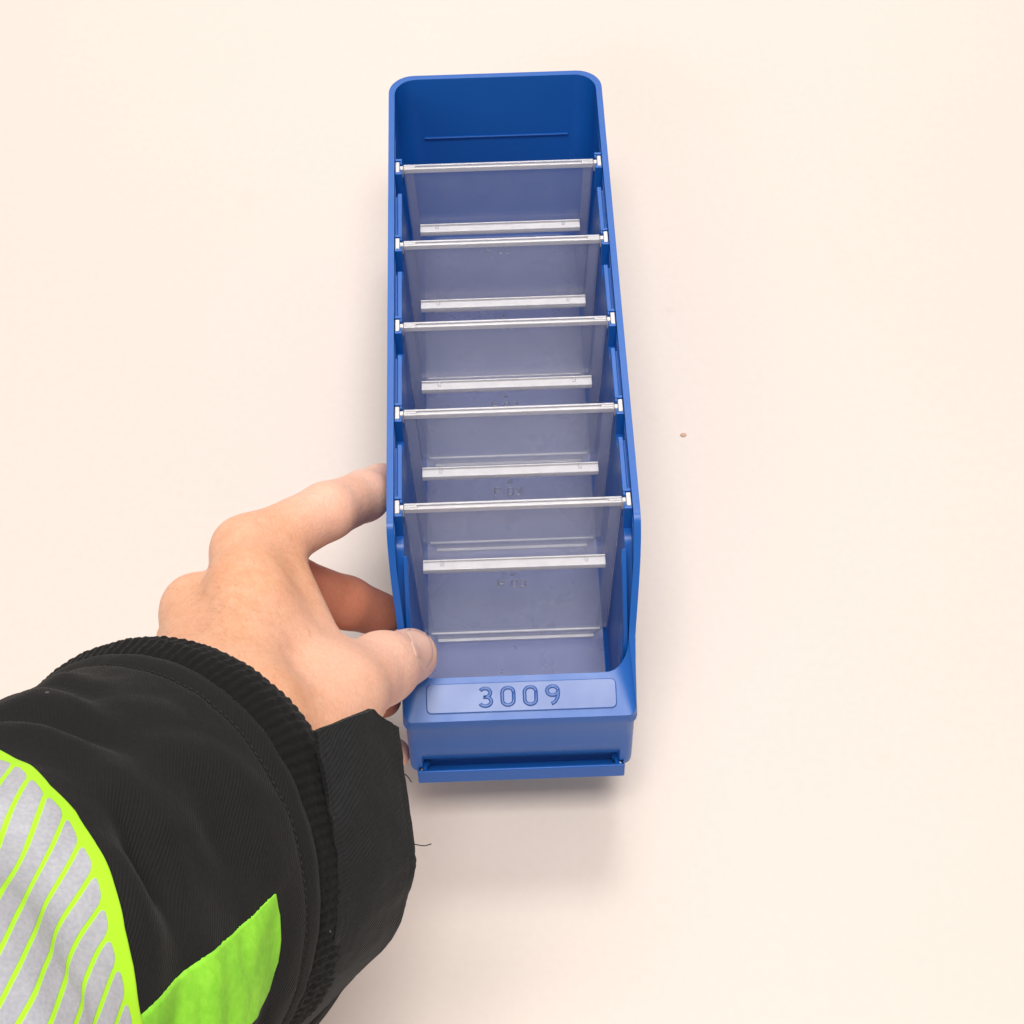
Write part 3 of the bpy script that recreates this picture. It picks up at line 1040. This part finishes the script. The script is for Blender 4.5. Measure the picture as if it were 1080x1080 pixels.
# lime panel between band and cuff
right_px = [(289, 943), (294, 965), (296, 991), (293, 1016), (284, 1044), (268, 1076)]
left_px = [(289, 943), (270, 962), (249, 981), (214, 1010), (178, 1040), (148, 1071)]
Rts = [on_sleeve(*p) for p in right_px]; Lts = [on_sleeve(*p) for p in left_px]
print('lime', Rts, Lts)
Rts = [q for q in Rts if q]; Lts = [q for q in Lts if q]
def resample(Q, n):
    Q = np.array(Q); t = np.linspace(0, 1, len(Q)); u = np.linspace(0, 1, n)
    return np.stack([np.interp(u, t, Q[:, 0]), np.interp(u, t, Q[:, 1])], 1)
# carry both edges on below the frame
Rts.append((Rts[-1][0] + (Rts[-1][0] - Rts[-2][0]) * 2.0, Rts[-1][1] + (Rts[-1][1] - Rts[-2][1]) * 2.0))
Lts.append((Lts[-1][0] + (Lts[-1][0] - Lts[-2][0]) * 2.0, Lts[-1][1] + (Lts[-1][1] - Lts[-2][1]) * 0.3))
Ra, La = resample(Rts, 110), resample(Lts, 110)
rows = []; U = []
for a, b in zip(La, Ra):
    row = []
    for i in range(41):
        q = a + (b - a) * i / 40
        fr_e = 0.006 * noise.noise(Vector((len(rows) * 0.9, i * 3.0, 1))) if i in (0, 40) else 0.0
        row.append(sleeve_pt(q[0] + fr_e, q[1] + fr_e * 60, 0.7 if 0 < i < 40 else 0.1)); U.append((q[0], q[1] / 60))
    rows.append(row)
V, F = strip_mesh(rows)
person_part('lime_panel', V, F, LIME_MAT, sleeve, U)


# hem stitching: short thread dashes round the sleeve end
bm = bmesh.new()
for i in range(170):
    th = 2 * math.pi * i / 170
    a_, b_ = sleeve_pt(th, 8.0, 0.25), sleeve_pt(th + 0.021, 8.0, 0.25)
    tube(bm, [a_, (a_ + b_) / 2 + (a_ - axis_pt(8)).normalized() * 0.15, b_], 0.2, 5)
for v in bm.verts: v.co = Vector(to_world([v.co / S])[0]) - ORG
bm_obj('hem_stitching', bm, THREAD, sleeve, smooth=True)


# cuff strap standing off the right of the sleeve end
def ring_depth(px, py):
    best = min(((project(C0 + (E1 * math.cos(a) + E2 * math.sin(a)) * R0)) for a in [2 * math.pi * i / 360 for i in range(360)]),
               key=lambda q: (q[0] - px) ** 2 + (q[1] - py) ** 2 + max(0, q[2] - 575) * 40)
    return best[2]


Lp = [(330, 771), (338, 815), (347, 862), (353, 905), (354, 945), (349, 985), (336, 1022), (312, 1062), (280, 1100), (240, 1135)]
Rp = [(415, 767), (421, 812), (427, 858), (432, 900), (433, 912), (425, 940), (411, 982), (371, 1024), (330, 1068), (290, 1105)]
def catm(P, u):
    x = u * (len(P) - 1); i = min(int(x), len(P) - 2); f = x - i
    q = [P[max(i - 1, 0)], P[i], P[i + 1], P[min(i + 2, len(P) - 1)]]
    w = ((-f + 2 * f * f - f ** 3) / 2, (2 - 5 * f * f + 3 * f ** 3) / 2, (f + 4 * f * f - 3 * f ** 3) / 2, (f ** 3 - f * f) / 2)
    return tuple(sum(ww * qq[c] for ww, qq in zip(w, q)) for c in range(len(P[0])))
Ldep = [ring_depth(*p) - 7 for p in Lp]
print('strap depth', [round(d) for d in Ldep])
rows = []; U = []
NR, NC = 90, 49
for a in range(NR + 1):
    u = a / NR
    l = catm(Lp, u); r = catm(Rp, u)
    dl = 548 + 10 * u + 30 * max(0, u - 0.55); dr = dl + 20 + 12 * max(0, u - 0.4)
    row = []
    for i in range(NC):
        f = i / (NC - 1)
        px = l[0] + (r[0] - l[0]) * f; py = l[1] + (r[1] - l[1]) * f
        if f < 0.69: tip = -21 * (f / 0.69)
        else: tip = -21 + 21 * (f - 0.69) / 0.31
        py += tip * max(0, 1 - u * 5) * 1.0
        jit = (1.1 * noise.noise(Vector((u * 22, f * 2, 4))) + 0.6 * noise.noise(Vector((u * 70, f * 3, 8)))) * (2 * f - 1)
        px += jit; py += 0.8 * noise.noise(Vector((u * 30, f * 6, 2)))
        dep = dl + (dr - dl) * f - 3.0 * math.sin(f * math.pi) + 0.35 * math.exp(-((min(f, 1 - f) - 0.075) / 0.018) ** 2) + 1.1 * noise.noise(Vector((f * 3, u * 9, 0))) + 0.35 * noise.noise(Vector((f * 9, u * 26, 5)))
        row.append(at(px, py, depth=dep)); U.append((f * 0.25, u))
    rows.append(row)
V, F = strip_mesh(rows)
strap = person_part('cuff_strap', V, F, STRAP, sleeve, U)
solidify(strap, 2.0, -1.0)
add_bevel(strap, 0.5, 2, 50)

# dark cuff facing that bridges the sleeve end and the strap
rows = []
for a in range(41):
    u = a / 40
    l = catm(Lp, u)
    dl = 566 + 10 * u + 30 * max(0, u - 0.55)
    rows.append([at(l[0] - 45 + 80 * i / 8, l[1] + 6 * math.cos(i), depth=dl + i * 1.2) for i in range(9)])
V, F = strip_mesh(rows)
solidify(person_part('cuff_facing', V, F, LINING, sleeve, [(p.x / 50, p.y / 50) for p in V]), 1.0, -1.0)

# loose threads on the strap edge
for pts in ([(424, 816), (429, 818), (434, 825)], [(431, 889), (440, 891), (448, 892), (455, 890)]):
    bm = bmesh.new()
    w = [at(px, py, depth=570) for px, py in pts]
    fine = [Vector(catm([tuple(v) for v in w], i / 12)) for i in range(13)]
    tube(bm, fine, 0.17, 5)
    for v in bm.verts: v.co = Vector(to_world([v.co / S])[0]) - ORG
    bm_obj('loose_thread', bm, THREAD, sleeve, smooth=True)

# ------------------------------------------------------------------ crumbs on the table
def table_at(px, py):
    o_, d_ = ray(px, py)
    a = M @ o_; b = M @ (o_ + d_); d = b - a
    return a + d * (-a.z / d.z)
for (px, py, r, lab) in ((721, 459, 0.95, 'small brown crumb lying on the white table right of the bin'),):
    bm = bmesh.new()
    bmesh.ops.create_icosphere(bm, subdivisions=3, radius=r * S)
    for v in bm.verts:
        v.co *= 1 + 0.35 * noise.noise(v.co * 1200)
        v.co.z *= 0.45; v.co.x *= 1.5
    o = bm_obj('crumb', bm, CRUMB, smooth=True)
    p = table_at(px, py); o.location = p + Vector((0, 0, r * S * 0.3))
    tag(o, lab, 'crumb')
